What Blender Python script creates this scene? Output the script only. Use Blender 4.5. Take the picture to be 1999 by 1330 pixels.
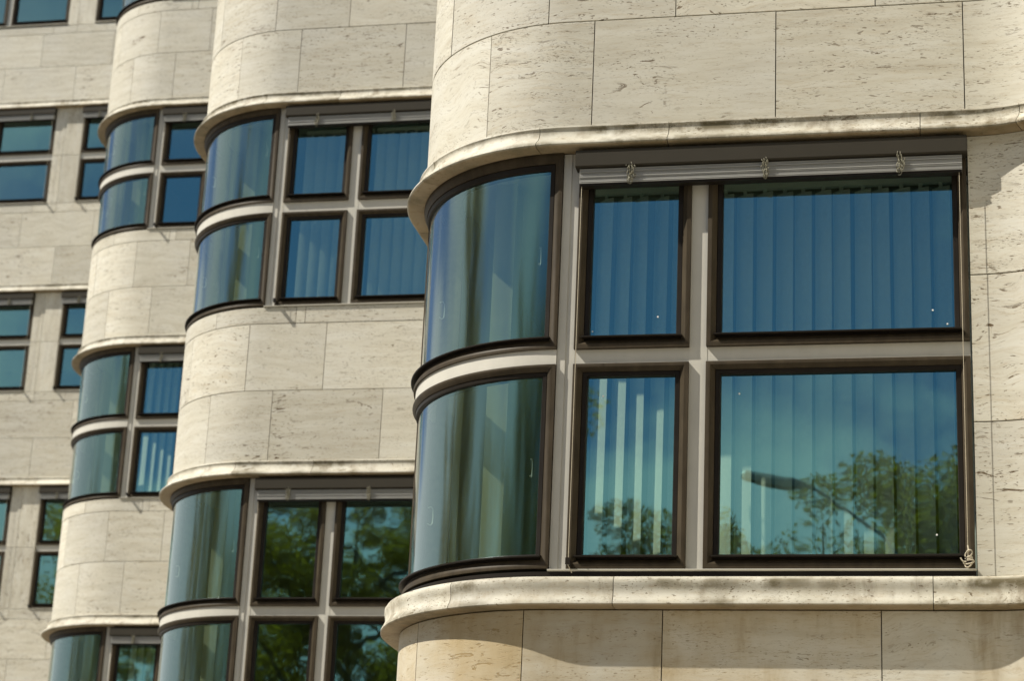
import bpy, bmesh, math, random
from mathutils import Vector, Matrix
import numpy as np

random.seed(7)
for o in list(bpy.data.objects):
    bpy.data.objects.remove(o)
S = bpy.context.scene
COL = S.collection
R = math.radians
EYE = 1.6                                    # camera height above the pavement

# ------------------------------------------------------------------ camera
cd = bpy.data.cameras.new('camera')
cam = bpy.data.objects.new('camera', cd)
COL.objects.link(cam)
FW = Vector((-0.203098, 0.927271, 0.314514))
RT = Vector((0.978894, 0.199747, 0.043218))
UP = Vector((0.022749, -0.316653, 0.948269))
FPX = 4251.75
cam.matrix_world = Matrix(((RT.x, UP.x, -FW.x, 0), (RT.y, UP.y, -FW.y, 0), (RT.z, UP.z, -FW.z, EYE), (0, 0, 0, 1)))
cd.sensor_width = 36
cd.lens = FPX / 1999 * 36
cd.clip_end = 2000
cd.clip_start = 0.1
cd.dof.use_dof = True
cd.dof.focus_distance = 13.6
cd.dof.aperture_fstop = 2.8
S.camera = cam

# ------------------------------------------------------------------ world, sun, exposure
SUN = Vector((2.4, 1.0, -2.88)).normalized()          # the way the light travels
W = bpy.data.worlds.new('World')
S.world = W
W.use_nodes = True
nt = W.node_tree
nt.nodes.clear()


def nd(t, kind, **kw):
    n = t.nodes.new(kind)
    for k, v in kw.items():
        if k in n.inputs:
            n.inputs[k].default_value = v
        else:
            setattr(n, k, v)
    return n


def mth(t, op, a, b=None, c=None, clamp=False):
    n = t.nodes.new('ShaderNodeMath')
    n.operation = op
    n.use_clamp = clamp
    for i, v in enumerate((a, b, c)):
        if v is None:
            continue
        if isinstance(v, (int, float)):
            n.inputs[i].default_value = v
        else:
            t.links.new(v, n.inputs[i])
    return n.outputs[0]


def ramp(t, fac, stops):
    n = t.nodes.new('ShaderNodeValToRGB')
    e = n.color_ramp.elements
    while len(e) < len(stops):
        e.new(0.5)
    for i, (p, c) in enumerate(stops):
        e[i].position = p
        e[i].color = (c, c, c, 1) if isinstance(c, (int, float)) else (*c, 1)
    t.links.new(fac, n.inputs[0])
    return n.outputs[0]


def mix(t, fac, a, b, mode='MIX'):
    n = t.nodes.new('ShaderNodeMix')
    n.data_type = 'RGBA'
    n.blend_type = mode
    for sock, v in ((n.inputs[0], fac), (n.inputs[6], a), (n.inputs[7], b)):
        if isinstance(v, (int, float)):
            sock.default_value = v
        elif isinstance(v, tuple):
            sock.default_value = (*v, 1)
        else:
            t.links.new(v, sock)
    return n.outputs[2]


sky = nd(nt, 'ShaderNodeTexSky')
sky.sky_type = 'NISHITA'
sky.sun_disc = False
sky.sun_elevation = math.asin(-SUN.z)
sky.sun_rotation = math.atan2(-SUN.x, -SUN.y)
sky.air_density = 0.85
sky.dust_density = 0.3
sky.ozone_density = 1.8
tc = nd(nt, 'ShaderNodeTexCoord')
sep = nd(nt, 'ShaderNodeSeparateXYZ')
nt.links.new(tc.outputs['Generated'], sep.inputs[0])
den = mth(nt, 'ADD', mth(nt, 'MAXIMUM', sep.outputs[2], 0.0), 0.12)
cmb = nd(nt, 'ShaderNodeCombineXYZ')
nt.links.new(mth(nt, 'DIVIDE', sep.outputs[0], den), cmb.inputs[0])
nt.links.new(mth(nt, 'DIVIDE', sep.outputs[1], den), cmb.inputs[1])
cn = nd(nt, 'ShaderNodeTexNoise', Scale=1.15, Detail=8.0, Roughness=0.58, Distortion=0.25)
off = nd(nt, 'ShaderNodeVectorMath', operation='ADD')
off.inputs[1].default_value = (3.7, 1.3, 0)
nt.links.new(cmb.outputs[0], off.inputs[0])
nt.links.new(off.outputs[0], cn.inputs['Vector'])
# more cloud low over the horizon, clearer higher up
low = mth(nt, 'MULTIPLY_ADD', sep.outputs[2], -2.0, 0.585)
low = mth(nt, 'MAXIMUM', low, -0.10)
# and a broad bank of cloud to the west, towards the sun
west = mth(nt, 'MULTIPLY', mth(nt, 'MAXIMUM', mth(nt, 'MULTIPLY_ADD', sep.outputs[0], -1.0, -0.30), 0.0), 0.3)
cf = ramp(nt, mth(nt, 'ADD', mth(nt, 'ADD', cn.outputs[0], low), west), [(0.48, 0.0), (0.64, 1.0)])
SKY_STRENGTH = 0.075
skyc = mix(nt, mth(nt, 'MULTIPLY', cf, 0.9), sky.outputs[0], (8.2, 8.4, 8.0))
bg = nd(nt, 'ShaderNodeBackground', Strength=SKY_STRENGTH)
nt.links.new(skyc, bg.inputs[0])
wo = nd(nt, 'ShaderNodeOutputWorld')
nt.links.new(bg.outputs[0], wo.inputs[0])

sl = bpy.data.lights.new('sun', 'SUN')
sl.energy = 5.0
sl.angle = R(0.5)
sl.color = (1.0, 0.935, 0.82)
so = bpy.data.objects.new('sun', sl)
so.rotation_euler = SUN.to_track_quat('-Z', 'Y').to_euler()
so.location = (-20, -10, 40)
COL.objects.link(so)

S.view_settings.view_transform = 'Standard'
S.view_settings.look = 'None'
S.view_settings.gamma = 1
S.view_settings.exposure = 0.56
S.view_settings.use_curve_mapping = False
S.render.engine = 'CYCLES'
S.cycles.max_bounces = 10
S.cycles.transparent_max_bounces = 16

# ------------------------------------------------------------------ materials


def mat(name):
    m = bpy.data.materials.new(name)
    m.use_nodes = True
    t = m.node_tree
    return m, t, t.nodes['Principled BSDF']


def travertine(name, dirt=0.0, grain=(1.0, 1.0, 8.5), tint=(1, 1, 1), blotch=0.0, cove=False):
    m, t, b = mat(name)
    co = nd(t, 'ShaderNodeTexCoord')
    oi = nd(t, 'ShaderNodeObjectInfo')
    cb = nd(t, 'ShaderNodeCombineXYZ')
    t.links.new(mth(t, 'MULTIPLY', oi.outputs['Random'], 91.0), cb.inputs[0])
    t.links.new(mth(t, 'MULTIPLY', oi.outputs['Random'], 57.0), cb.inputs[1])
    t.links.new(mth(t, 'MULTIPLY', oi.outputs['Random'], 133.0), cb.inputs[2])
    ad = nd(t, 'ShaderNodeVectorMath', operation='ADD')
    t.links.new(co.outputs['Object'], ad.inputs[0])
    t.links.new(cb.outputs[0], ad.inputs[1])
    P = ad.outputs[0]
    # swirl: the bedding bends, more in some slabs than in others
    sw = nd(t, 'ShaderNodeTexNoise', Scale=1.7, Detail=2.0)
    t.links.new(P, sw.inputs['Vector'])
    rnd2 = mth(t, 'FRACT', mth(t, 'MULTIPLY', oi.outputs['Random'], 17.31))
    amp = mth(t, 'MULTIPLY_ADD', mth(t, 'POWER', rnd2, 3.0), 0.55, 0.05)
    svc = nd(t, 'ShaderNodeVectorMath', operation='SUBTRACT')
    svc.inputs[1].default_value = (0.5, 0.5, 0.5)
    t.links.new(sw.outputs['Color'], svc.inputs[0])
    svs = nd(t, 'ShaderNodeVectorMath', operation='SCALE')
    t.links.new(svc.outputs[0], svs.inputs[0])
    t.links.new(amp, svs.inputs['Scale'])
    ad2 = nd(t, 'ShaderNodeVectorMath', operation='ADD')
    t.links.new(P, ad2.inputs[0])
    t.links.new(svs.outputs[0], ad2.inputs[1])
    mp = nd(t, 'ShaderNodeMapping')
    mp.inputs['Scale'].default_value = grain
    t.links.new(ad2.outputs[0], mp.inputs[0])
    V = mp.outputs[0]

    def noise(vec, sc, det=4.0, ro=0.55, dist=0.0):
        n = nd(t, 'ShaderNodeTexNoise', Scale=sc, Detail=det, Roughness=ro, Distortion=dist)
        t.links.new(vec, n.inputs['Vector'])
        return n.outputs[0]
    tone = noise(V, 1.6, 6.0)
    base = ramp(t, tone, [(0.30, (0.435, 0.408, 0.33)), (0.50, (0.495, 0.472, 0.39)), (0.72, (0.53, 0.515, 0.445))])
    rnd2 = mth(t, 'FRACT', mth(t, 'MULTIPLY', oi.outputs['Random'], 29.31))
    band = ramp(t, noise(V, 4.5, 5.0, 0.6), [(0.50, 0.0), (0.72, 1.0)])
    base = mix(t, mth(t, 'MULTIPLY', band, mth(t, 'MULTIPLY_ADD', rnd2, 0.45, 0.12)), base, (0.42, 0.36, 0.255))
    grey = ramp(t, noise(P, 1.3, 3.0), [(0.45, 0.0), (0.75, 1.0)])
    base = mix(t, mth(t, 'MULTIPLY', grey, 0.35), base, (0.46, 0.455, 0.42))
    # pits: short dark dashes along the bedding, in clusters
    cl = ramp(t, noise(V, 1.5, 3.0), [(0.46, 0.0), (0.62, 1.0)])
    p1 = ramp(t, noise(V, 25.0, 3.0, 0.65, 0.5), [(0.60, 0.0), (0.635, 1.0)])
    rnd3 = mth(t, 'FRACT', mth(t, 'MULTIPLY', oi.outputs['Random'], 41.7))
    pit = mth(t, 'MULTIPLY', mth(t, 'MULTIPLY', p1, cl), mth(t, 'MULTIPLY_ADD', mth(t, 'POWER', rnd3, 1.6), 1.0, 0.15))
    mpf = nd(t, 'ShaderNodeMapping')
    mpf.inputs['Scale'].default_value = tuple(0.3 + 0.7 * g / max(grain) * 2 for g in grain)
    t.links.new(ad2.outputs[0], mpf.inputs[0])
    p2 = ramp(t, noise(mpf.outputs[0], 34.0, 2.0, 0.5), [(0.655, 0.0), (0.70, 1.0)])
    pit = mth(t, 'MAXIMUM', pit, mth(t, 'MULTIPLY', p2, mth(t, 'MULTIPLY_ADD', rnd2, 0.7, 0.2)))
    bigm = ramp(t, noise(P, 1.1, 2.0), [(0.53, 0.0), (0.62, 1.0)])
    big = ramp(t, noise(mpf.outputs[0], 12.0, 5.0, 0.68, 1.5), [(0.59, 0.0), (0.63, 1.0)])
    pit = mth(t, 'MAXIMUM', pit, mth(t, 'MULTIPLY', big, bigm))
    # fine broken lines that follow the bedding, and pin holes
    ln = ramp(t, noise(V, 7.0, 6.0, 0.75, 0.3), [(0.545, 0.0), (0.60, 1.0), (0.66, 0.2)])
    base = mix(t, mth(t, 'MULTIPLY', ln, 0.30), base, (0.30, 0.225, 0.13))
    p4 = ramp(t, noise(mpf.outputs[0], 75.0, 1.0, 0.5), [(0.64, 0.0), (0.70, 1.0)])
    pit = mth(t, 'MAXIMUM', pit, mth(t, 'MULTIPLY', p4, mth(t, 'MULTIPLY_ADD', cl, 0.65, 0.15)))
    base = mix(t, mth(t, 'MULTIPLY', pit, 1.0, clamp=True), base, (0.095, 0.062, 0.028))
    if dirt > 0:
        mp2 = nd(t, 'ShaderNodeMapping')
        mp2.inputs['Scale'].default_value = (9.0, 9.0, 1.6)
        t.links.new(P, mp2.inputs[0])
        d1 = ramp(t, noise(mp2.outputs[0], 1.0, 5.0, 0.65), [(0.46, 0.0), (0.64, 1.0)])
        d2 = ramp(t, noise(P, 2.2, 4.0, 0.6), [(0.45, 0.0), (0.60, 1.0)])
        base = mix(t, mth(t, 'MULTIPLY', mth(t, 'MULTIPLY', d1, d2), dirt), base, (0.17, 0.135, 0.085))
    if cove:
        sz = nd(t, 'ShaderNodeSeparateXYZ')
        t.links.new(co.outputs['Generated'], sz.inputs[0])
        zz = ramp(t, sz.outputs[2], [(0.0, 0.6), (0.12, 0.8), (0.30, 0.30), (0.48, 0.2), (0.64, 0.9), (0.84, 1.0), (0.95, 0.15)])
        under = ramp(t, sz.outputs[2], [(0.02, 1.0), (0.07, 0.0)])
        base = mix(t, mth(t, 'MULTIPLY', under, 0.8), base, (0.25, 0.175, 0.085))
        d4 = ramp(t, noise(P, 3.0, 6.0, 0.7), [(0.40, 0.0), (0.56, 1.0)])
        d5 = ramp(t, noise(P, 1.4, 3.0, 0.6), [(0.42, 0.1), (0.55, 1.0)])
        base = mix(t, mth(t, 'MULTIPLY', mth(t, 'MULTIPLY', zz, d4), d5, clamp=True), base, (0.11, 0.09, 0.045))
    if blotch > 0:
        d3 = ramp(t, noise(P, 1.1, 4.0, 0.6), [(0.35, 0.0), (0.65, 1.0)])
        base = mix(t, mth(t, 'MULTIPLY', d3, blotch), base, (0.36, 0.265, 0.12))
    # each slab its own shade
    k = mth(t, 'MULTIPLY_ADD', oi.outputs['Random'], 0.22, 0.89)
    cbk = nd(t, 'ShaderNodeCombineXYZ')
    t.links.new(mth(t, 'MULTIPLY', k, tint[0]), cbk.inputs[0])
    t.links.new(mth(t, 'MULTIPLY', k, tint[1]), cbk.inputs[1])
    t.links.new(mth(t, 'MULTIPLY', k, tint[2]), cbk.inputs[2])
    base = mix(t, 1.0, base, cbk.outputs[0], 'MULTIPLY')
    t.links.new(base, b.inputs['Base Color'])
    b.inputs['Roughness'].default_value = 0.62
    b.inputs['Specular IOR Level'].default_value = 0.3
    h = mth(t, 'MULTIPLY_ADD', pit, -1.0, mth(t, 'MULTIPLY', noise(P, 45.0, 3.0), 0.12))
    bp = nd(t, 'ShaderNodeBump', Strength=0.45, Distance=0.004)
    t.links.new(h, bp.inputs['Height'])
    t.links.new(bp.outputs[0], b.inputs['Normal'])
    return m


def plain(name, col, rough=0.5, metal=0.0, var=0.12, scale=6.0, stretch=(1, 1, 1), bump=0.0, spec=0.5):
    m, t, b = mat(name)
    co = nd(t, 'ShaderNodeTexCoord')
    mp = nd(t, 'ShaderNodeMapping')
    mp.inputs['Scale'].default_value = stretch
    t.links.new(co.outputs['Object'], mp.inputs[0])
    n = nd(t, 'ShaderNodeTexNoise', Scale=scale, Detail=5.0, Roughness=0.6)
    t.links.new(mp.outputs[0], n.inputs['Vector'])
    c0 = tuple(c * (1 - var) for c in col)
    c1 = tuple(c * (1 + var) for c in col)
    t.links.new(ramp(t, n.outputs[0], [(0.3, c0), (0.7, c1)]), b.inputs['Base Color'])
    b.inputs['Roughness'].default_value = rough
    b.inputs['Metallic'].default_value = metal
    b.inputs['Specular IOR Level'].default_value = spec
    if bump:
        bp = nd(t, 'ShaderNodeBump', Strength=bump, Distance=0.005)
        t.links.new(n.outputs[0], bp.inputs['Height'])
        t.links.new(bp.outputs[0], b.inputs['Normal'])
    return m


def glass(name, rough=0.014, refl=(0.36, 0.92, 0.96), r0=0.26, trans=(0.58, 0.67, 0.59), wob=0.0012, tp=1.2, stretch=(1.0, 1.0, 0.5)):
    m = bpy.data.materials.new(name)
    m.use_nodes = True
    t = m.node_tree
    t.nodes.clear()
    out = nd(t, 'ShaderNodeOutputMaterial')
    tr = nd(t, 'ShaderNodeBsdfTransparent')
    gl = nd(t, 'ShaderNodeBsdfGlossy')
    gl.inputs['Roughness'].default_value = rough
    gl.inputs['Color'].default_value = (*refl, 1)
    lw = nd(t, 'ShaderNodeLayerWeight', Blend=0.5)
    geo = nd(t, 'ShaderNodeNewGeometry')
    f5 = mth(t, 'POWER', lw.outputs['Facing'], 3.5)
    fac = mth(t, 'MULTIPLY_ADD', f5, 1 - r0, r0)
    front = mth(t, 'SUBTRACT', 1.0, geo.outputs['Backfacing'])
    fac = mth(t, 'MULTIPLY', fac, front)
    t.links.new(mix(t, mth(t, 'POWER', lw.outputs['Facing'], tp), refl, (1.0, 1.0, 1.0)), gl.inputs['Color'])
    tcol = mix(t, front, (1.0, 1.0, 1.0), trans)
    t.links.new(tcol, tr.inputs[0])
    # rolled glass is never quite flat
    co = nd(t, 'ShaderNodeTexCoord')
    mp = nd(t, 'ShaderNodeMapping')
    mp.inputs['Scale'].default_value = stretch
    t.links.new(co.outputs['Object'], mp.inputs[0])
    n = nd(t, 'ShaderNodeTexNoise', Scale=2.2, Detail=2.0)
    t.links.new(mp.outputs[0], n.inputs['Vector'])
    bp = nd(t, 'ShaderNodeBump', Strength=1.0, Distance=wob)
    t.links.new(n.outputs[0], bp.inputs['Height'])
    t.links.new(bp.outputs[0], gl.inputs['Normal'])
    mx = nd(t, 'ShaderNodeMixShader')
    t.links.new(fac, mx.inputs[0])
    t.links.new(tr.outputs[0], mx.inputs[1])
    t.links.new(gl.outputs[0], mx.inputs[2])
    t.links.new(mx.outputs[0], out.inputs[0])
    return m


M = {}
M['stone'] = travertine('travertine')
M['stone_up'] = travertine('travertine upright grain', grain=(7.0, 7.0, 1.0), dirt=0.3)
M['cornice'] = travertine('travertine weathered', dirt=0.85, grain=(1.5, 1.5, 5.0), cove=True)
M['stained'] = travertine('travertine stained', dirt=0.55, blotch=0.75)
M['mortar'] = plain('mortar', (0.10, 0.085, 0.065), 0.95, var=0.3, scale=20)
M['bronze'] = plain('bronze anodised aluminium', (0.044, 0.034, 0.021), 0.5, 0.0, var=0.28, scale=5, stretch=(3, 3, 1), spec=0.12)
M['sash'] = plain('dark bronze aluminium', (0.015, 0.012, 0.009), 0.45, 0.0, var=0.25, scale=6, spec=0.12)
M['cream'] = plain('cream grey paint', (0.465, 0.45, 0.395), 0.5, 0.0, var=0.06, scale=4, stretch=(2, 2, 1), spec=0.3)
M['box'] = plain('grey brown sheet metal', (0.034, 0.030, 0.022), 0.65, 0.0, var=0.07, scale=3, spec=0.12)
M['alu'] = plain('grey aluminium slats', (0.30, 0.30, 0.28), 0.5, 0.0, var=0.16, scale=14, stretch=(0.6, 1, 40))
M['cord'] = plain('pale cord', (0.44, 0.39, 0.29), 0.8, var=0.15, scale=40)
M['tape'] = plain('weathered cord', (0.20, 0.19, 0.14), 0.85, var=0.5, scale=60)
M['fabric'] = plain('blind fabric', (0.62, 0.64, 0.60), 0.85, var=0.05, scale=30)
M['white'] = plain('white plastic', (0.75, 0.74, 0.70), 0.35, var=0.03)
M['inside'] = plain('interior plaster', (0.30, 0.285, 0.20), 0.9, var=0.06)
M['carpet'] = plain('carpet', (0.10, 0.10, 0.09), 0.95)
M['ceiling'] = plain('ceiling board', (0.35, 0.345, 0.30), 0.9, var=0.04)
M['roof'] = plain('roof gravel', (0.25, 0.24, 0.22), 0.95, scale=30)
M['asphalt'] = plain('asphalt', (0.055, 0.054, 0.052), 0.9, var=0.25, scale=3, bump=0.2)
M['paving'] = plain('pavement stone', (0.27, 0.25, 0.22), 0.85, var=0.15, scale=4)
M['bark'] = plain('bark', (0.10, 0.075, 0.05), 0.9, var=0.3, scale=9, stretch=(1, 1, 0.3), bump=0.5)
M['lamp'] = plain('grey lamp paint', (0.25, 0.26, 0.25), 0.5)
M['handle'] = plain('pale grey handle', (0.42, 0.42, 0.40), 0.4, var=0.03)
M['glass'] = glass('window glass')
M['glassc'] = glass('curved window glass', rough=0.11, wob=0.0008, stretch=(2.0, 2.0, 0.15), tp=0.9, refl=(0.36, 0.92, 0.94), r0=0.18)


def leafmat(name, c):
    m, t, b = mat(name)
    oi = nd(t, 'ShaderNodeTexCoord')
    n = nd(t, 'ShaderNodeTexNoise', Scale=0.8, Detail=3.0)
    t.links.new(oi.outputs['Object'], n.inputs['Vector'])
    t.links.new(ramp(t, n.outputs[0], [(0.35, tuple(x * 0.65 for x in c)), (0.7, tuple(x * 1.3 for x in c))]), b.inputs['Base Color'])
    b.inputs['Roughness'].default_value = 0.55
    tl = nd(t, 'ShaderNodeBsdfTranslucent')
    tl.inputs[0].default_value = (c[0] * 2.2, c[1] * 2.2, c[2] * 0.7, 1)
    ms = nd(t, 'ShaderNodeMixShader')
    ms.inputs[0].default_value = 0.55
    t.links.new(b.outputs[0], ms.inputs[1])
    t.links.new(tl.outputs[0], ms.inputs[2])
    t.links.new(ms.outputs[0], t.nodes['Material Output'].inputs[0])
    return m


M['leaf'] = leafmat('spring leaves', (0.19, 0.13, 0.025))
M['leaf2'] = leafmat('dark leaves', (0.19, 0.135, 0.025))

# ------------------------------------------------------------------ mesh helpers


def link(name, me, parent=None, loc=(0, 0, 0)):
    o = bpy.data.objects.new(name, me)
    COL.objects.link(o)
    if parent is not None:
        o.parent = parent
    o.location = loc
    return o


def empty(name, label, cat, loc=(0, 0, 0), group=None, kind=None):
    o = bpy.data.objects.new(name, None)
    o.empty_display_size = 0.2
    COL.objects.link(o)
    o.location = loc
    o['label'] = label
    o['category'] = cat
    if group:
        o['group'] = group
    if kind:
        o['kind'] = kind
    return o


class MB:
    def __init__(s):
        s.v = []
        s.f = []

    def add(s, vs, fs):
        n = len(s.v)
        s.v += [tuple(p) for p in vs]
        s.f += [tuple(i + n for i in f) for f in fs]

    def box(s, a, b):
        (x0, y0, z0), (x1, y1, z1) = a, b
        s.add([(x0, y0, z0), (x1, y0, z0), (x1, y1, z0), (x0, y1, z0), (x0, y0, z1), (x1, y0, z1), (x1, y1, z1), (x0, y1, z1)],
              [(0, 3, 2, 1), (4, 5, 6, 7), (0, 1, 5, 4), (1, 2, 6, 5), (2, 3, 7, 6), (3, 0, 4, 7)])

    def tube(s, pts, r, n=6, closed=False):
        pts = [Vector(p) for p in pts]
        rs = r if isinstance(r, (list, tuple)) else [r] * len(pts)
        rings = []
        prev = None
        for i, p in enumerate(pts):
            d = (pts[min(i + 1, len(pts) - 1)] - pts[max(i - 1, 0)])
            if d.length < 1e-9:
                d = Vector((0, 0, 1))
            d.normalize()
            a = Vector((1, 0, 0)) if prev is None else prev
            a = a - d * a.dot(d)
            if a.length < 1e-3:
                a = Vector((0, 1, 0)) - d * d.y
            a.normalize()
            prev = a
            b = d.cross(a)
            rings.append([p + (a * math.cos(2 * math.pi * k / n) + b * math.sin(2 * math.pi * k / n)) * rs[i] for k in range(n)])
        vs = [q for rg in rings for q in rg]
        fs = []
        for i in range(len(rings) - 1):
            for k in range(n):
                fs.append((i * n + k, i * n + (k + 1) % n, (i + 1) * n + (k + 1) % n, (i + 1) * n + k))
        fs.append(tuple(range(n))[::-1])
        fs.append(tuple((len(rings) - 1) * n + k for k in range(n)))
        s.add(vs, fs)

    def mesh(s, name, m, smooth=35):
        me = bpy.data.meshes.new(name)
        me.from_pydata(s.v, [], s.f)
        bm = bmesh.new()
        bm.from_mesh(me)
        bmesh.ops.recalc_face_normals(bm, faces=bm.faces)
        bm.to_mesh(me)
        bm.free()
        me.materials.append(m)
        if smooth:
            me.shade_smooth()
            me.set_sharp_from_angle(angle=R(smooth))
        return me


class Path:
    """plan line of one bay: side wall, convex corner (s<0), flat front, concave corner, side wall of the next bay"""

    def __init__(p, rad, sf, rc, side, front_only=False):
        p.R, p.SF, p.RC, p.side, p.flat = rad, sf, rc, side, front_only
        p.s_arc = -math.pi / 2 * rad
        p.s_end = sf + math.pi / 2 * rc
        p.s_min = -22.5 if front_only else p.s_arc - side

    def at(p, s, off=0.0):
        if s > p.SF:
            a = (s - p.SF) / p.RC
            if a <= math.pi / 2:
                r = p.RC - off
                return (p.SF + r * math.sin(a), -p.RC + r * math.cos(a))
            return (p.SF + p.RC - off, -p.RC - (s - p.s_end))
        if s >= 0 or p.flat:
            return (s, -off)
        a = -s / p.R
        r = p.R + off
        if a <= math.pi / 2:
            return (-r * math.sin(a), p.R - r * math.cos(a))
        return (-r, p.R + (-s + p.s_arc))

    def steps(p, s0, s1, deg=4.0):
        out = [s0, s1]
        if not p.flat:
            n = int(round(90 / deg))
            out += [p.s_arc * i / n for i in range(n + 1)]
        n = int(round(90 / deg))
        out += [p.SF + (p.s_end - p.SF) * i / n for i in range(n + 1)]
        out = sorted(x for x in out if s0 - 1e-6 <= x <= s1 + 1e-6)
        res = [out[0]]
        for x in out[1:]:
            if x - res[-1] > 0.004:
                res.append(x)
        res[-1] = s1
        return res

    def sweep(p, mb, prof, s0, s1, deg=4.0):
        """closed (off, z) outline drawn out along the plan line"""
        st = p.steps(s0, s1, deg)
        k = len(prof)
        vs = []
        for s in st:
            for o, z in prof:
                x, y = p.at(s, o)
                vs.append((x, y, z))
        fs = []
        for i in range(len(st) - 1):
            for j in range(k):
                fs.append((i * k + j, i * k + (j + 1) % k, (i + 1) * k + (j + 1) % k, (i + 1) * k + j))
        fs.append(tuple(range(k)))
        fs.append(tuple((len(st) - 1) * k + j for j in range(k))[::-1])
        mb.add(vs, fs)

    def ring(p, mb, s0, s1, z0, z1, ins, prof, deg=3.0):
        """mitred frame round a rectangle; prof is a closed outline of (share of the inset, off)"""
        il, ir, ib, it = ins
        loops = []
        base = p.steps(s0, s1, deg)
        for tt, o in prof:
            a, b, c, d = s0 + il * tt, s1 - ir * tt, z0 + ib * tt, z1 - it * tt
            ss = [a + (b - a) * (s - s0) / (s1 - s0) for s in base]
            lp = [(s, c) for s in ss] + [(s, d) for s in reversed(ss)]
            loops.append([(*p.at(s, o), z) for s, z in lp])
        n = len(loops[0])
        vs = [q for lp in loops for q in lp]
        fs = []
        for i in range(len(loops)):
            j = (i + 1) % len(loops)
            for k in range(n):
                fs.append((i * n + k, i * n + (k + 1) % n, j * n + (k + 1) % n, j * n + k))
        mb.add(vs, fs)


cache = {}
SENSORS = [(0.613, 4.394), (0.208, 4.308), (2.275, 4.393), (2.360, 4.303), (0.288, 3.888), (1.120, 3.889), (2.275, 3.010)]


def cached(key, fn):
    if key not in cache:
        cache[key] = fn()
    return cache[key]


def project(P):
    v = Vector(P) - Vector((0, 0, EYE))
    d = v.dot(FW)
    return 999.5 + FPX * v.dot(RT) / d, 665 - FPX * v.dot(UP) / d


# ------------------------------------------------------------------ ground
gm = MB()
gm.box((-400, -400, -1.0), (400, 400, 0.0))
g = link('ground', gm.mesh('ground', M['paving'], 0))
g['kind'] = 'structure'
rm = MB()
rm.box((-400, -11, -0.5), (400, 0.5, 0.004))
g = link('road', rm.mesh('road', M['asphalt'], 0))
g['kind'] = 'structure'
for y0, y1 in ((-11.3, -11.0), (0.5, 0.8)):
    km = MB()
    km.box((-400, y0, -0.3), (400, y1, 0.13))
    g = link('kerb', km.mesh('kerb', M['paving'], 0))
    g['kind'] = 'structure'

# ------------------------------------------------------------------ the building
# levels: window bottom, transom (top of lower frame, bottom of upper frame), underside of the cornice, top of the cornice, stone courses up to the next window
LV = {
    1: dict(wb=2.799, lt=4.080, ub=4.178, lip=5.492, top=5.660, c=(6.410, 7.135, 7.318)),
    2: dict(wb=7.337, lt=8.378, ub=8.496, lip=9.585, top=9.748, c=(10.505, 11.222, 11.400)),
    3: dict(wb=11.425, lt=12.317, ub=12.436, lip=13.352, top=13.510, c=(14.275, 14.990, 15.165)),
    4: dict(wb=15.195, lt=16.070, ub=16.205, lip=17.150, top=17.312, c=(18.045, 18.765, 18.940)),
    5: dict(wb=18.985, lt=19.860, ub=19.995, lip=20.95, top=21.11, c=(21.85, 22.5, 22.7)),
}
T1 = [-0.565, 0.168, 1.333, 2.492]
T2 = [-1.0, -0.140, 0.692, 1.955]
T3 = [-0.580, 0.352, 0.452, 1.72]
BAYS = {
    'Z': dict(o=(2.185, 4.68), R=1.16, sf=2.52, rc=0.957, side=5.70, lv=(1, 2), px=0),
    'A': dict(o=(-2.454, 12.5), R=1.16, sf=2.52, rc=0.957, side=5.65, lv=(1, 2), px=2100),
    'B': dict(o=(-7.093, 20.318), R=1.21, sf=2.52, rc=0.957, side=5.65, lv=(1, 2, 3), px=850),
    'C': dict(o=(-11.727, 28.141), R=1.28, sf=2.52, rc=0.907, side=5.60, lv=(1, 2, 3, 4), px=430),
    'D': dict(o=(0.0, 35.922), R=1.0, sf=-13.85, rc=0.843, side=0, lv=(1, 2, 3, 4, 5), px=240),
}
building = empty('office_building', 'pale travertine office building stepping back in rounded bays with bronze framed ribbon windows', 'building')
rng = random.Random(11)
nslab = 0
G = 0.0032            # half a joint


def slab_profile(z0, z1, o=0.0):
    return [(-0.03, z0), (o - 0.003, z0), (o, z0 + 0.003), (o, z1 - 0.003), (o - 0.003, z1), (-0.03, z1)]


def origin(b):
    x, y = BAYS[b]['o']
    return (x, y, EYE)


def seen(b, path, s0, s1, z0, z1):
    if b == 'Z':
        return False
    ox, oy, oz = origin(b)
    if not path.flat and s1 < -1.5:
        return False
    us, vs = [], []
    for s in (max(s0, -1.45) if not path.flat else s0, (s0 + s1) / 2, s1):
        x, y = path.at(s)
        for z in (z0, z1):
            u, v = project((ox + x, oy + y, oz + z))
            us.append(u)
            vs.append(v)
    return max(us) > 0 and min(us) < min(1999, BAYS[b]['px']) and max(vs) > 0 and min(vs) < 1330


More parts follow.
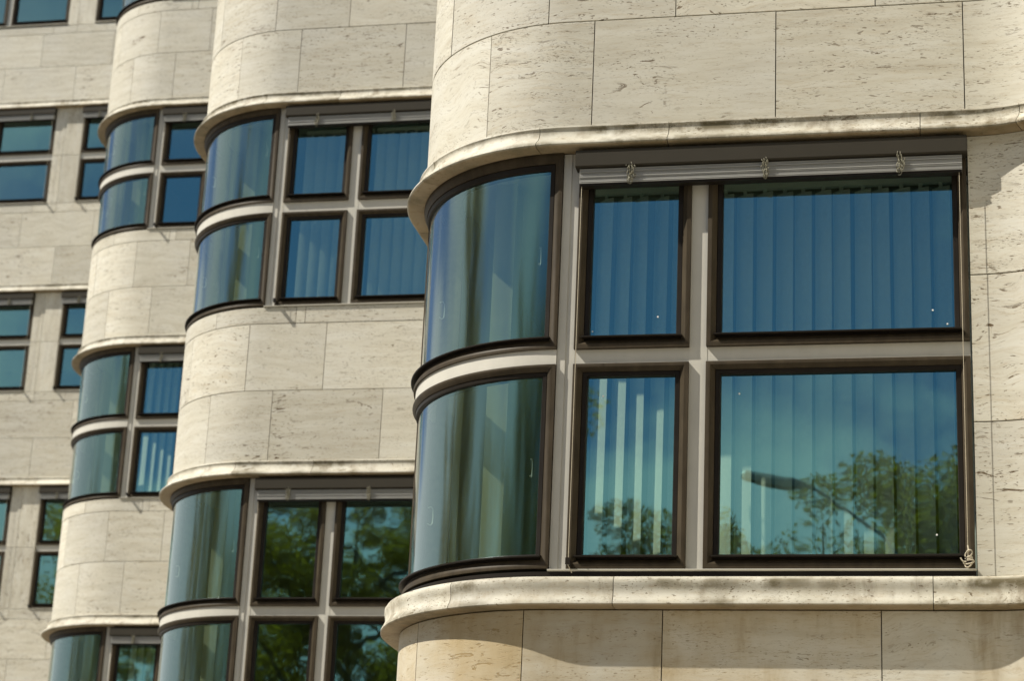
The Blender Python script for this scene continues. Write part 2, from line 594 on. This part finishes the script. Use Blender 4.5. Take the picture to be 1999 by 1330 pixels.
for b, B in BAYS.items():
    path = Path(B['R'], B['sf'], B['rc'], B['side'], b == 'D')
    B['path'] = path
    org = origin(b)
    hidden = MB()
    hidden_up = MB()
    core = MB()
    smin, smax = path.s_min, path.s_end

    def course(joints, z0, z1, s0, s1, m='stone', reg=1.15):
        """one course of slabs between s0 and s1, broken at the joints"""
        js = [j for j in joints if s0 + 0.12 < j < s1 - 0.12]
        lo = min(js) if js else s1
        k = lo - reg
        while k > s0 + 0.3 and b != 'D':
            js.append(k)
            k -= reg
        js = [s0] + sorted(js) + [s1]
        for a, c in zip(js[:-1], js[1:]):
            pr = rng.uniform(-0.0012, 0.0012)
            if seen(b, path, a, c, z0, z1):
                mb = MB()
                path.sweep(mb, slab_profile(z0 + G, z1 - G, pr), a + G, c - G, 3.0)
                link('stone_slab', mb.mesh('stone_slab', M[m], 30), building, org)
            else:
                path.sweep(hidden, slab_profile(z0 + G, z1 - G, pr), a + G, c - G, 9.0)

    if b == 'D':
        t1 = [-21.2, -19.76, -18.275, -16.785, -15.30]
        t2 = [-20.5, -19.0, -17.54, -16.07, -14.58]
        t3 = [-20.3, -18.9, -17.352, -16.86, -16.25, -15.3]
        cj = [-21.1, -19.4, -18.0, -16.6, -15.2]
    else:
        t1, t2, t3 = T1 + [3.42], T2 + [3.1], T3 + [3.2]
        cj = [-1.95, -1.068, -0.150, 0.672, 2.222, 2.835]
    lj = [-1.45, -0.578, 0.411, 2.251, 3.1]
    # ---- below the first window: ledge and the ground storey
    if b != 'D':
        zz = [-EYE, -0.9, -0.17, 0.56, 1.29, 1.83, 2.552]
        for i in range(len(zz) - 1):
            course(t2 if i % 2 else t1, zz[i], zz[i + 1], smin, smax, 'stained' if i == 5 else 'stone')
        zw0 = LV[1]['wb'] - 0.012
        path.sweep(core, [(-0.25, -EYE), (-0.032, -EYE), (-0.032, zw0 - 0.05), (-0.25, zw0 - 0.05)], smin, smax)
        led = [(-0.03, 0.002), (0.097, 0.0), (0.114, 0.003), (0.123, 0.012), (0.122, 0.022), (0.112, 0.040), (0.101, 0.062),
               (0.096, 0.085), (0.099, 0.112), (0.105, 0.135), (0.104, 0.156), (0.094, 0.172), (0.070, 0.182), (-0.03, 0.184)]
        jj = [smin] + [j for j in lj] + [smax]
        for a, c in zip(jj[:-1], jj[1:]):
            mb = MB()
            path.sweep(mb, [(o, 2.553 + z) for o, z in led], a + G * .7, c - G * .7, 3.0)
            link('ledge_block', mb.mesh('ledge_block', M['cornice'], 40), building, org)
    else:
        zz = [-EYE, -0.9, -0.17, 0.56, 1.29, 2.02, 2.745]
        for i in range(len(zz) - 1):
            course(t2 if i % 2 else t1, zz[i], zz[i + 1], smin, smax)
        path.sweep(core, [(-0.25, -EYE), (-0.032, -EYE), (-0.032, 2.74), (-0.25, 2.74)], smin, smax)
    for L in B['lv']:
        q = LV[L]
        last = L == B['lv'][-1]
        # ---- cornice
        h = q['top'] - q['lip']
        k = h / 0.168
        cor = [(-0.10, 0.0), (0.095, -0.003), (0.113, 0.002), (0.122, 0.011), (0.121, 0.020), (0.104, 0.038), (0.077, 0.060), (0.056, 0.086),
               (0.046, 0.110), (0.044, 0.128), (0.048, 0.142), (0.054, 0.150), (0.052, 0.160), (0.040, 0.166), (-0.10, 0.168)]
        jj = [smin] + [j for j in cj if j < smax - 0.1] + [smax]
        for a, c in zip(jj[:-1], jj[1:]):
            mb = MB()
            path.sweep(mb, [(o, q['lip'] + z * k) for o, z in cor], a + G * .7, c - G * .7, 3.0)
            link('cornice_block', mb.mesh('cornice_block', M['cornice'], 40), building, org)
        # ---- stone courses up to the next window
        rows = (q['top'],) + q['c']
        course(t1, rows[0], rows[1], smin, smax)
        course(t2, rows[1], rows[2], smin, smax)
        course(t3, rows[2], rows[3], smin, smax)
        zc = rows[3] - 0.01
        path.sweep(core, [(-0.25, q['lip'] + 0.03), (-0.11, q['lip'] + 0.03), (-0.11, q['top'] - 0.02), (-0.032, q['top'] - 0.02), (-0.032, zc), (-0.25, zc)], smin, smax)
        # ---- stone piers beside the windows
        pz0 = 2.745 if L == 1 else LV[L - 1]['c'][2]
        hz = (q['lip'] - pz0)
        n = 3 if hz > 2.4 else 2
        if L == 1:
            zs = [pz0, 3.670, 4.588, q['lip']]
        else:
            zs = [pz0 + hz * i / n for i in range(n + 1)]
        piers = [(-22.5, -21.61), (-17.070, -16.504)] if b == 'D' else []
        for a, c in piers:
            for i in range(len(zs) - 1):
                for u, w in (((a, -16.865), (-16.865, c)) if a > -20 else ((a, c),)):
                    mb = MB()
                    path.sweep(mb, slab_profile(zs[i] + G, zs[i + 1] - G), u + G, w - G)
                    link('stone_slab', mb.mesh('stone_slab', M['stone_up'], 30), building, org)
            path.sweep(core, [(-0.25, pz0), (-0.032, pz0), (-0.032, q['lip']), (-0.25, q['lip'])], a, c)
        if b == 'D':
            wr = -14.09
            wl = -22.5
        else:
            wr = 2.4985
            wl = path.s_arc
        for i in range(len(zs) - 1):
            course([wr + 0.75, wr + 1.6] if b == 'D' else [], zs[i], zs[i + 1], wr, smax)
            if b != 'D':
                course([path.s_arc - 1.2, path.s_arc - 2.4, path.s_arc - 3.6], zs[i], zs[i + 1], smin, path.s_arc - 0.004)
        path.sweep(core, [(-0.25, pz0), (-0.032, pz0), (-0.032, q['lip']), (-0.25, q['lip'])], wr, smax)
        if b != 'D':
            path.sweep(core, [(-0.25, pz0), (-0.032, pz0), (-0.032, q['lip']), (-0.25, q['lip'])], smin, path.s_arc)

        # ---- windows
        lo, hi = (q['wb'], q['lt']), (q['ub'], q['lip'] - 0.003)
        hf = (q['ub'], q['lip'] - 0.075)

        def window(name, s0, s1, z0, z1, curved=False, handles=()):
            key = (name, B['R'] if curved else 0, round(s1 - s0, 4) if not curved else 0, round(z0, 3), round(z1, 3), round(s0, 3))
            ins = (0.088, 0.088, 0.094, 0.072) if not curved else (0.05, 0.088, 0.094, 0.105 if z1 > q['lip'] - 0.02 else 0.072)
            go = -0.070 if not curved else -0.042

            def frame():
                mb = MB()
                prof = [(0, -0.10), (0, -0.002), (0.10, 0.0), (0.30, -0.001), (0.62, -0.030), (0.62, -0.10)] if not curved else \
                       [(0, -0.10), (0, 0.002), (0.14, 0.004), (0.26, 0.002), (0.60, -0.016), (0.60, -0.10)]
                path.ring(mb, s0, s1, z0, z1, ins, prof)
                return mb.mesh(name, M['bronze'], 25)

            def sash():
                mb = MB()
                oo = -0.036 if not curved else -0.020
                prof = [(0.605, -0.095), (0.605, oo - 0.004), (0.66, oo), (0.94, oo - 0.003), (1.0, oo - 0.012), (1.0, -0.095)]
                path.ring(mb, s0, s1, z0, z1, ins, prof)
                return mb.mesh('sash', M['sash'], 25)

            def pane():
                mb = MB()
                path.sweep(mb, [(go - 0.008, z0 + ins[2] * .95), (go, z0 + ins[2] * .95), (go, z1 - ins[3] * .95), (go - 0.008, z1 - ins[3] * .95)],
                           s0 + ins[0] * .95, s1 - ins[1] * .95, 1.5)
                return mb.mesh('pane', M['glassc' if curved else 'glass'], 30)
            w = link(name, cached(key, frame), building, org)
            link('sash', cached(key + ('s',), sash), w)
            link('pane', cached(key + ('p',), pane), w)
            def bar():
                mb = MB()
                zb = z0 + ins[2] * 0.93
                o1 = 0.020 if not curved else 0.024
                path.sweep(mb, [(go, zb - 0.012), (o1 - 0.004, zb - 0.022), (o1, zb - 0.018), (o1, zb - 0.012), (go, zb + 0.006)], s0 + ins[0] * .55, s1 - ins[1] * .55, 2.0)
                return mb.mesh('weather_bar', M['sash'], 30)
            link('weather_bar', cached(key + ('b',), bar), w)
            for hs, hz_ in handles:
                mb = MB()
                pts = []
                for o, dz in ((-0.055, 0.052), (-0.075, 0.060), (-0.088, 0.045), (-0.09, 0.0), (-0.088, -0.045), (-0.075, -0.060), (-0.055, -0.052)):
                    x, y = path.at(hs, o)
                    pts.append((x, y, hz_ + dz))
                mb.tube(pts, 0.004, 6)
                link('handle', mb.mesh('handle', M['handle'], 60), w)
            if not curved and b == 'A' and L == 1:
                for sx, sz_ in SENSORS:
                    if s0 < sx < s1 and z0 < sz_ < z1:
                        mb = MB()
                        n_ = 10
                        ring_ = [(sx + 0.0055 * math.cos(k * 6.2832 / n_), sz_ + 0.0055 * math.sin(k * 6.2832 / n_)) for k in range(n_)]
                        mb.add([(x, -go, z) for x, z in ring_] + [(x, -go - 0.006, z) for x, z in ring_],
                               [tuple(range(n_)), tuple(range(n_, 2 * n_))] + [(k, (k + 1) % n_, n_ + (k + 1) % n_, n_ + k) for k in range(n_)])
                        link('glass_sensor', mb.mesh('glass_sensor', M['white'], 0), w)
            return w

        if b == 'D':
            groups = [[(-21.6, -20.0), (-19.9, -18.385), (-18.28, -17.078)], [(-16.494, -15.781), (-15.677, -14.108)]]
        else:
            groups = [[(0.1046, 0.8175), (0.9214, 2.4902)]]
        for gi, grp in enumerate(groups):
            for s0, s1 in grp:
                window('window', s0, s1, *lo)
                window('window', s0, s1, *hf)
            # painted bars between the windows
            bars = [(p[1], n_[0]) for p, n_ in zip(grp[:-1], grp[1:])]
            if b != 'D':
                bars = [(-0.002, grp[0][0])] + bars
            for a, c in bars:
                mb = MB()
                path.sweep(mb, [(-0.12, q['wb'] - 0.006), (-0.030, q['wb'] - 0.006), (-0.030, q['lip'] - 0.004), (-0.12, q['lip'] - 0.004)], a - 0.004, c + 0.004)
                if a < 0.0 and b != 'D':                                   # cover strip on the corner post
                    path.sweep(mb, [(-0.03, q['wb'] - 0.004), (-0.022, q['wb'] - 0.004), (-0.022, q['lip'] - 0.006), (-0.03, q['lip'] - 0.006)], a + 0.002, a + 0.052)
                link('mullion', mb.mesh('mullion', M['cream'], 30), building, org)
            for s0, s1 in grp:
                mb = MB()
                path.sweep(mb, [(-0.12, q['lt'] - 0.02), (-0.032, q['lt'] - 0.02), (-0.032, q['ub'] + 0.02), (-0.12, q['ub'] + 0.02)], s0 - 0.001, s1 + 0.001)
                link('transom', mb.mesh('transom', M['cream'], 30), building, org)
            g0 = grp[0][0] if b == 'D' else -0.004
            g1 = grp[-1][1]
            mb = MB()
            path.sweep(mb, [(-0.14, hf[1] - 0.004), (0.0, hf[1] - 0.004), (0.0, q['lip'] - 0.006), (-0.14, q['lip'] - 0.006)], grp[0][0], g1)
            link('header', mb.mesh('header', M['sash'], 30), building, org)
            sz = q['wb'] - 0.004
            mb = MB()
            path.sweep(mb, [(-0.10, sz - 0.014), (0.012, sz - 0.014), (0.020, sz - 0.009), (0.020, sz - 0.003), (0.0, sz), (-0.10, sz)], g0, g1 + 0.006)
            link('sill', mb.mesh('sill', M['cream'], 30), building, org)
            if L == 1 and b != 'D':
                mb = MB()
                path.sweep(mb, [(-0.10, sz - 0.058), (0.004, sz - 0.058), (0.004, sz - 0.016), (-0.10, sz - 0.016)], path.s_arc, g1 + 0.006)
                link('sill_flashing', mb.mesh('sill_flashing', M['sash'], 30), building, org)
            # light grey reveal trim against the stone
        if b != 'D':
            hd = {('A', 1): ((-0.10 - 0.055, 4.82), (-1.075, 4.63)), }.get((b, L), ((-0.155, q['ub'] + 0.62), (-1.03, q['ub'] + 0.45)))
            hd2 = tuple((s, z - (q['ub'] - q['wb'])) for s, z in hd)
            window('curved_window', path.s_arc, -0.003, *lo, curved=True, handles=hd2)
            window('curved_window', path.s_arc, -0.003, *hi, curved=True, handles=hd)
            mb = MB()
            path.sweep(mb, [(-0.12, q['lt'] - 0.02), (-0.012, q['lt'] - 0.02), (-0.012, q['ub'] + 0.02), (-0.12, q['ub'] + 0.02)], path.s_arc, -0.003, 2.0)
            link('transom', mb.mesh('transom', M['cream'], 30), building, org)
        # ---- room behind
        x0, x1 = (-22.0, -13.2) if b == 'D' else (-B['R'] + 0.27, 3.2)
        fz = pz0 - 0.40 if L > 1 else 1.9
        cz = q['lip'] + 0.06
        for nm, z0, z1, mm in (('floor_plate', fz - 0.12, fz, 'carpet'), ('ceiling', cz, cz + 0.06, 'ceiling')):
            mb = MB()
            if b == 'D':
                mb.box((x0, 0.26, z0), (x1, 5.2, z1))
            else:
                mb.box((x0, B['R'], z0), (x1, 5.2, z1))
                st = path.steps(path.s_arc * 0.97, 3.0 if b != 'D' else x1, 6.0)
                pts = [path.at(s, -0.26) for s in st]
                pts = [p for p in pts if p[0] < x1]
                for p, r_ in zip(pts[:-1], pts[1:]):
                    mb.add([(p[0], p[1], z0), (r_[0], r_[1], z0), (r_[0], B['R'], z0), (p[0], B['R'], z0), (p[0], p[1], z1), (r_[0], r_[1], z1), (r_[0], B['R'], z1), (p[0], B['R'], z1)],
                           [(0, 3, 2, 1), (4, 5, 6, 7), (0, 1, 5, 4), (2, 3, 7, 6)])
            link(nm, mb.mesh(nm, M[mm], 0), building, org)
        mb = MB()
        mb.box((x0, 5.0, fz), (x1, 5.2, cz))
        mb.box((x1, 0.3, fz), (x1 + 0.1, 5.2, cz))
        if b != 'D':
            mb.box((x0 - 0.02, B['R'] + 0.02, fz), (x0 + 0.03, 5.2, cz))
        link('interior_wall', mb.mesh('interior_wall', M['inside'], 0), building, org)
        if b != 'D':
            mb = MB()
            mb.box((-0.57, 0.62, fz), (-0.43, 0.84, cz))
            link('interior_column', mb.mesh('interior_column', M['inside'], 0), building, org)
    topz = LV[B['lv'][-1]]['c'][2]
    mb = MB()
    if b == 'D':
        mb.box((-22.4, 0.02, topz), (-13.0, 8, topz + 0.1))
    else:
        mb.box((-B['R'] + 0.02, 0.35, topz), (3.4, 8, topz + 0.1))
    link('roof', mb.mesh('roof', M['roof'], 0), building, org)
    link('wall_core', core.mesh('wall_core', M['mortar'], 0), building, org)
    if hidden.v:
        o = link('stone_cladding', hidden.mesh('stone_cladding', M['stone'], 30), building, org)
        o['kind'] = 'stuff'

# ------------------------------------------------------------------ external venetian blinds, drawn up under the cornices


def tangle(mb, c, w, h, n, seed):
    r_ = random.Random(seed)
    for k in range(n):
        cx, cz = c[0] + r_.uniform(-w, w) * .5, c[2] + h * ((k + .5) / n - .5)
        a0 = r_.uniform(0, 6.3)
        ra, rb = r_.uniform(.35, .8) * w, r_.uniform(.10, .22) * h
        pts = []
        for i in range(9):
            a = a0 + i * 0.72
            pts.append((cx + ra * math.cos(a), c[1] - 0.012 + 0.012 * math.sin(a * 1.7), cz + rb * math.sin(a)))
        mb.tube(pts, 0.0023, 5)


def ext_blind(b, L, s0, s1, tapes, label, knot=False):
    ox, oy, oz = origin(b)
    q = LV[L]
    lip = q['lip']
    t = empty('external_blind', label, 'blind', (ox + s0, oy, oz + lip - 0.26), 'external blinds drawn up under the cornices')
    w = s1 - s0
    z = 0.26

    def prism(prof, x0, x1):
        mb = MB()
        n = len(prof)
        mb.add([(x0, -o, zz) for o, zz in prof] + [(x1, -o, zz) for o, zz in prof],
               [tuple(range(n))[::-1], tuple(range(n, 2 * n))] + [(i, (i + 1) % n, n + (i + 1) % n, n + i) for i in range(n)])
        return mb
    mb = prism([(0.002, z - 0.146), (0.092, z - 0.146), (0.100, z - 0.138), (0.100, z - 0.040), (0.092, z - 0.030), (0.002, z - 0.028)], 0, w)
    link('head_box', cached(('hb', round(w, 3)), lambda: mb.mesh('head_box', M['box'], 25)), t)

    def stack():
        r_ = random.Random(5)
        m2 = MB()
        n = 15
        for i in range(n):
            zz = z - 0.152 - i * 0.0066
            j = r_.uniform(-0.0035, 0.0035)
            k = r_.uniform(-0.002, 0.003)
            m2.add([(0.026, -0.012, zz), (w - 0.032, -0.012, zz), (w - 0.032, -0.045 + j, zz + 0.002), (0.026, -0.045 + j, zz + 0.002), (0.026, -0.078 + j, zz - 0.002 + k * .3), (w - 0.032, -0.078 + j, zz - 0.002 - k * .3),
                    (0.026, -0.012, zz - 0.0042), (w - 0.032, -0.012, zz - 0.0042), (w - 0.032, -0.078 + j, zz - 0.0056 - k * .3), (0.026, -0.078 + j, zz - 0.0056 + k * .3)],
                   [(0, 1, 2, 3), (3, 2, 5, 4), (4, 5, 8, 9), (9, 8, 7, 6), (6, 7, 1, 0), (0, 3, 4, 9, 6), (1, 7, 8, 5, 2)])
        return m2.mesh('slat_stack', M['alu'], 0)
    o = link('slat_stack', cached(('ss', round(w, 3)), stack), t)
    o['kind'] = 'stuff'

    def rail():
        m2 = MB()
        m2.box((0.028, -0.074, z - 0.266), (w - 0.034, -0.016, z - 0.252))
        return m2.mesh('bottom_rail', M['sash'], 0)
    link('bottom_rail', cached(('br', round(w, 3)), rail), t)
    for i, x in enumerate(tapes):
        m2 = MB()
        tangle(m2, (x - s0, -0.080, z - 0.196), 0.020 + 0.012 * ((i * 7 + L * 3) % 5) / 5, 0.12, 15, i * 3 + L * 7)
        link('ladder_cord', m2.mesh('ladder_cord', M['tape'], 60), t)
    zb = q['wb'] - (lip - 0.26) + 0.045
    for x in (0.040, w - 0.050):
        m2 = MB()
        m2.tube([(x, -0.066, z - 0.262), (x, -0.067, zb)], 0.0019, 5)
        link('guide_cord', m2.mesh('guide_cord', M['cord'], 60), t)
        m2 = MB()
        m2.box((x - 0.015, -0.084, zb - 0.034), (x + 0.015, 0.03, zb - 0.014))
        m2.box((x - 0.0145, -0.088, zb - 0.038), (x + 0.0145, -0.080, zb + 0.002))
        link('cord_bracket', m2.mesh('cord_bracket', M['sash'], 0), t)
    if knot:
        m2 = MB()
        x = w - 0.050
        for cz, rx, rz in ((0.018, 0.020, 0.022), (-0.032, 0.022, 0.030), (-0.030, 0.030, 0.012), (-0.006, 0.018, 0.010)):
            m2.tube([(x + 0.004 + rx * math.cos(a * .63), -0.084 - 0.006 * math.sin(a), zb + cz + rz * math.sin(a * .63 + .4)) for a in range(11)], 0.0042, 6)
        m2.tube([(x - 0.01, -0.086, zb - 0.03), (x - 0.03, -0.088, zb - 0.026), (x - 0.042, -0.085, zb - 0.005)], 0.004, 5)
        m2.tube([(x + 0.004, -0.086, zb + 0.03), (x, -0.07, zb + 0.07)], 0.004, 5)
        link('knot', m2.mesh('knot', M['cord'], 60), t)
        m2 = MB()
        m2.tube([(0.04, -0.07, zb), (0.035, -0.075, zb - 0.03), (0.05, -0.07, zb - 0.06), (0.062, -0.06, zb - 0.085)], 0.003, 5)
        link('cord_end', m2.mesh('cord_end', M['cord'], 60), t)


TP = [0.445, 1.280, 2.100]
ext_blind('A', 1, 0.092, 2.499, TP, 'grey external blind drawn up over the largest window of the nearest bay', True)
ext_blind('B', 2, 0.092, 2.499, TP, 'grey external blind over the upper windows of the middle bay, left of the nearest bay')
ext_blind('B', 1, 0.092, 2.499, TP, 'grey external blind over the lower middle bay windows that mirror dark trees')
ext_blind('C', 3, 0.092, 2.499, TP, 'grey external blind over the topmost flat window of the narrow bay second from the left')
ext_blind('C', 2, 0.092, 2.499, TP, 'grey external blind over the narrow bay window with sunlit slats inside, halfway down')
ext_blind('C', 1, 0.092, 2.499, TP, 'grey external blind over the dark lowest window of the narrow bay, at the bottom edge')
DL = [-19.5, -18.6, -17.55]
DR = [-16.15, -15.3, -14.5]
ext_blind('D', 4, -19.95, -17.070, DL, 'upper grey blind left of the stone pier on the farthest facade')
ext_blind('D', 4, -16.502, -14.092, DR, 'upper grey blind right of the stone pier on the farthest facade')
ext_blind('D', 3, -19.95, -17.070, DL, 'middle grey blind left of the stone pier on the farthest facade')
ext_blind('D', 3, -16.502, -14.092, DR, 'middle grey blind right of the stone pier on the farthest facade')
ext_blind('D', 2, -19.95, -17.070, DL, 'lowest grey blind left of the farthest stone pier, only its end in view')
ext_blind('D', 2, -16.502, -14.092, DR, 'lowest grey blind right of the stone pier on the farthest facade')

# ------------------------------------------------------------------ vertical blinds inside


def in_blind(b, L, s0, s1, label, ang=24.0, pitch=0.125, seed=1, phase=0.0):
    ox, oy, oz = origin(b)
    q = LV[L]
    ztop, zbot = q['lip'] - 0.06, q['wb'] + 0.02
    t = empty('vertical_blind', label, 'blind', (ox + s0, oy + 0.66, oz + zbot), 'vertical blinds hanging inside the windows')
    h = ztop - zbot
    m2 = MB()
    m2.box((0, -0.02, h + 0.03), (s1 - s0, 0.02, h + 0.065))
    link('rail', m2.mesh('rail', M['white'], 0), t)
    r_ = random.Random(seed)

    def slat():
        m3 = MB()
        n = 6
        vs = []
        for yy in (0.0, 0.0012):
            for i in range(n + 1):
                u = -0.0635 + 0.127 * i / n
                c = 0.006 * (1 - (u / 0.0635) ** 2)
                vs += [(u, -c + yy, 0), (u, -c + yy, h)]
        k = 2 * (n + 1)
        fs = []
        for i in range(n):
            fs.append((2 * i, 2 * i + 2, 2 * i + 3, 2 * i + 1))
            fs.append((k + 2 * i, k + 2 * i + 1, k + 2 * i + 3, k + 2 * i + 2))
        fs += [(0, 1, k + 1, k), (2 * n, k + 2 * n, k + 2 * n + 1, 2 * n + 1)]
        m3.add(vs, fs)
        m3.box((-0.012, -0.004, h), (0.012, 0.004, h + 0.034))
        return m3.mesh('slat', M['fabric'], 40)
    me = cached(('slat', round(h, 3)), slat)
    x = 0.06 + phase
    while x < s1 - s0 - 0.03:
        o = link('slat', me, t, (x, 0, 0))
        o.rotation_euler = (r_.uniform(-.004, .004), r_.uniform(-.004, .004), -R(ang + r_.uniform(-3, 3)))
        x += pitch
    return t


in_blind('A', 1, -0.155, 0.86, 'pale vertical blind behind the narrow nearest window with sunlit slat edges', 36, seed=3)
in_blind('A', 1, 0.90, 2.50, 'pale vertical blind behind the widest nearest window, mirrored trees across its foot', 30, seed=4)
in_blind('B', 2, 0.10, 0.86, 'pale vertical blind behind the upper left flat window of the middle bay', -22, seed=5)
in_blind('B', 2, 0.90, 2.50, 'pale vertical blind behind the upper right window of the middle bay, beside the nearest bay', -22, seed=6)
in_blind('C', 2, -0.03, 0.86, 'pale vertical blind behind the small window halfway down the narrow bay, slats half open', 34, seed=7)
in_blind('C', 1, 0.10, 0.86, 'vertical blind behind the dark lowest window at the bottom left of the picture', 30, seed=8)

# ------------------------------------------------------------------ trees across the street, seen in the panes


def tree_mesh(h, cr, seed, n_leaf, m, narrow=1.0):
    r_ = np.random.default_rng(seed)
    tb = MB()
    rr = random.Random(seed)
    th = h * 0.55
    tb.tube([(0, 0, 0), (0.05, 0.02, th * .4), (-0.04, 0.05, th * .75), (0.02, 0, h * .92)], [0.24, 0.19, 0.13, 0.02], 8)
    clumps = []
    nl = 26
    for i in range(nl):
        z0 = h * (0.22 + 0.62 * i / nl)
        a = i * 2.4 + rr.uniform(-.4, .4)
        fr = (z0 / h - 0.2) / 0.8
        ln = cr * narrow * (0.45 + 0.75 * math.sin(math.pi * min(1, 0.16 + fr * 0.84))) * rr.uniform(.75, 1.1)
        p0 = Vector((0, 0, z0))
        p2 = Vector((math.cos(a) * ln, math.sin(a) * ln, z0 + ln * rr.uniform(.3, .75)))
        p1 = (p0 + p2) / 2 + Vector((0, 0, -0.1 * ln))
        tb.tube([p0, p1, p2], [0.07, 0.045, 0.012], 5)
        for k in range(5):
            f = 0.4 + 0.65 * k / 4
            c = p0 + (p2 - p0) * f
            clumps.append((c.x + rr.uniform(-.3, .3), c.y + rr.uniform(-.3, .3), c.z + rr.uniform(-.2, .4), rr.uniform(.35, .8)))
    clumps.append((0, 0, h * .97, .5))
    trunk = tb.mesh('trunk', M['bark'], 60)
    cl = np.array(clumps)
    idx = r_.integers(0, len(cl), n_leaf)
    c = cl[idx]
    d = r_.normal(size=(n_leaf, 3))
    d /= np.linalg.norm(d, axis=1)[:, None]
    rad = c[:, 3:4] * r_.uniform(0.15, 1.0, (n_leaf, 1)) ** 0.5
    P = c[:, :3] + d * rad * np.array([1, 1, 0.8]) * np.array([1.1, 1.1, 1.0])
    P[:, 2] -= 0.15 * rad[:, 0]
    a = r_.normal(size=(n_leaf, 3))
    a[:, 2] -= 0.6
    a /= np.linalg.norm(a, axis=1)[:, None]
    bvec = np.cross(a, r_.normal(size=(n_leaf, 3)))
    bvec /= np.linalg.norm(bvec, axis=1)[:, None]
    L_ = r_.uniform(0.032, 0.065, (n_leaf, 1))
    Wd = L_ * 0.42
    V = np.stack([P - a * L_, P + bvec * Wd, P + a * L_, P - bvec * Wd], axis=1).reshape(-1, 3)
    me = bpy.data.meshes.new('crown')
    me.vertices.add(n_leaf * 4)
    me.vertices.foreach_set('co', V.ravel())
    me.loops.add(n_leaf * 4)
    me.loops.foreach_set('vertex_index', np.arange(n_leaf * 4))
    me.polygons.add(n_leaf)
    me.polygons.foreach_set('loop_start', np.arange(n_leaf) * 4)
    me.update(calc_edges=True)
    me.materials.append(m)
    return trunk, me


kinds = [tree_mesh(11.6, 2.6, 1, 70000, M['leaf']), tree_mesh(13.5, 3.6, 2, 80000, M['leaf2']), tree_mesh(14.5, 2.0, 3, 60000, M['leaf2'])]
TREES = [
    # x, y, kind, scale, turn, label
    (0.6, -12.8, 0, 1.13, 0.3, 'feathery olive tree mirrored at the right foot of the widest nearest window'),
    (-2.6, -13.6, 0, 1.04, 1.9, 'small feathery tree mirrored below the street lamp head'),
    (-6.2, -13.0, 0, 0.99, 4.0, 'low feathery tree mirrored in the foot of the narrow nearest window'),
    (-12.8, -15.0, 1, 1.2, 0.7, 'dark leafy tree mirrored in the lower middle bay, right window'),
    (-16.6, -16.0, 1, 1.28, 2.2, 'tall dark tree mirrored in the lower middle bay, left window'),
    (-21.0, -15.0, 1, 1.3, 3.3, 'dark leafy tree mirrored at the left of the lower middle bay'),
    (-28.0, -15.0, 1, 1.12, 5.1, 'broad dark tree mirrored low in the lowest window of the narrow bay'),
    (-34.0, -14.0, 1, 0.94, 1.1, 'broad dark tree farther along the street, mirrored in curved glass'),
    (-41.0, -12.0, 1, 0.92, 2.9, 'leafy street tree near the far end of the row'),
    (-26.0, 8.5, 2, 1.48, 0.4, 'slender tall tree on the near pavement, a green streak in the curved glass'),
    (-34.0, 3.0, 1, 1.05, 3.9, 'leafy tree at the kerb mirrored in the lower curved window'),
    (-30.0, -4.0, 1, 1.10, 0.9, 'leafy tree west of the bays mirrored at the right of the lower curved window'),
    (-39.0, 9.0, 1, 1.22, 5.6, 'leafy tree west of the bays mirrored in the middle of the lower curved window'),
    (-46.0, 15.0, 1, 1.32, 2.6, 'large leafy tree farthest west, mirrored at the left of the curved windows'),
    (7.0, -13.0, 1, 0.90, 0.1, 'leafy tree across the street at the right of the row'),
]
for x, y, k, sc, rz, lab in TREES:
    t = empty('street_tree', lab, 'tree', (x, y, 0), 'street trees mirrored in the windows')
    t.scale = (sc, sc, sc)
    t.rotation_euler = (0, 0, rz)
    link('trunk', kinds[k][0], t)
    link('crown', kinds[k][1], t)

# ------------------------------------------------------------------ street lamp, seen in the widest pane
t = empty('street_lamp', 'curved arm street lamp mirrored dark in the widest nearest window', 'street lamp', (-0.7, -4.86, 0))
mb = MB()
mb.tube([(0, 0, 0), (0, 0, 0.9), (0, 0, 1.0), (0, 0, 7.4)], [0.11, 0.10, 0.075, 0.055], 12)
link('pole', mb.mesh('pole', M['lamp'], 60), t)
mb = MB()
mb.tube([(0, 0, 7.38), (-0.03, 0, 7.8), (-0.15, 0, 8.25), (-0.38, 0, 8.62), (-0.70, 0, 8.93), (-1.05, 0, 9.20), (-1.36, 0, 9.40), (-1.60, 0, 9.52), (-1.68, 0, 9.55)], [0.035, 0.033, 0.030, 0.027, 0.024, 0.022, 0.022, 0.022, 0.022], 10)
link('arm', mb.mesh('arm', M['lamp'], 60), t)
mb = MB()
secs = [(-1.58, 0.05, 9.48, 9.56), (-1.70, 0.12, 9.47, 9.61), (-2.05, 0.14, 9.53, 9.68), (-2.40, 0.12, 9.60, 9.73), (-2.46, 0.05, 9.64, 9.71)]
vs = []
for x, w, z0, z1 in secs:
    vs += [(x, -w, z0), (x, w, z0), (x, w, z0 + (z1 - z0) * .6), (x, w * .6, z1), (x, -w * .6, z1), (x, -w, z0 + (z1 - z0) * .6)]
fs = [tuple(range(6)), tuple(range(24, 30))[::-1]]
for i in range(4):
    for k in range(6):
        fs.append((i * 6 + k, i * 6 + (k + 1) % 6, i * 6 + 6 + (k + 1) % 6, i * 6 + 6 + k))
mb.add(vs, fs)
link('lamp_head', mb.mesh('lamp_head', M['lamp'], 30), t)
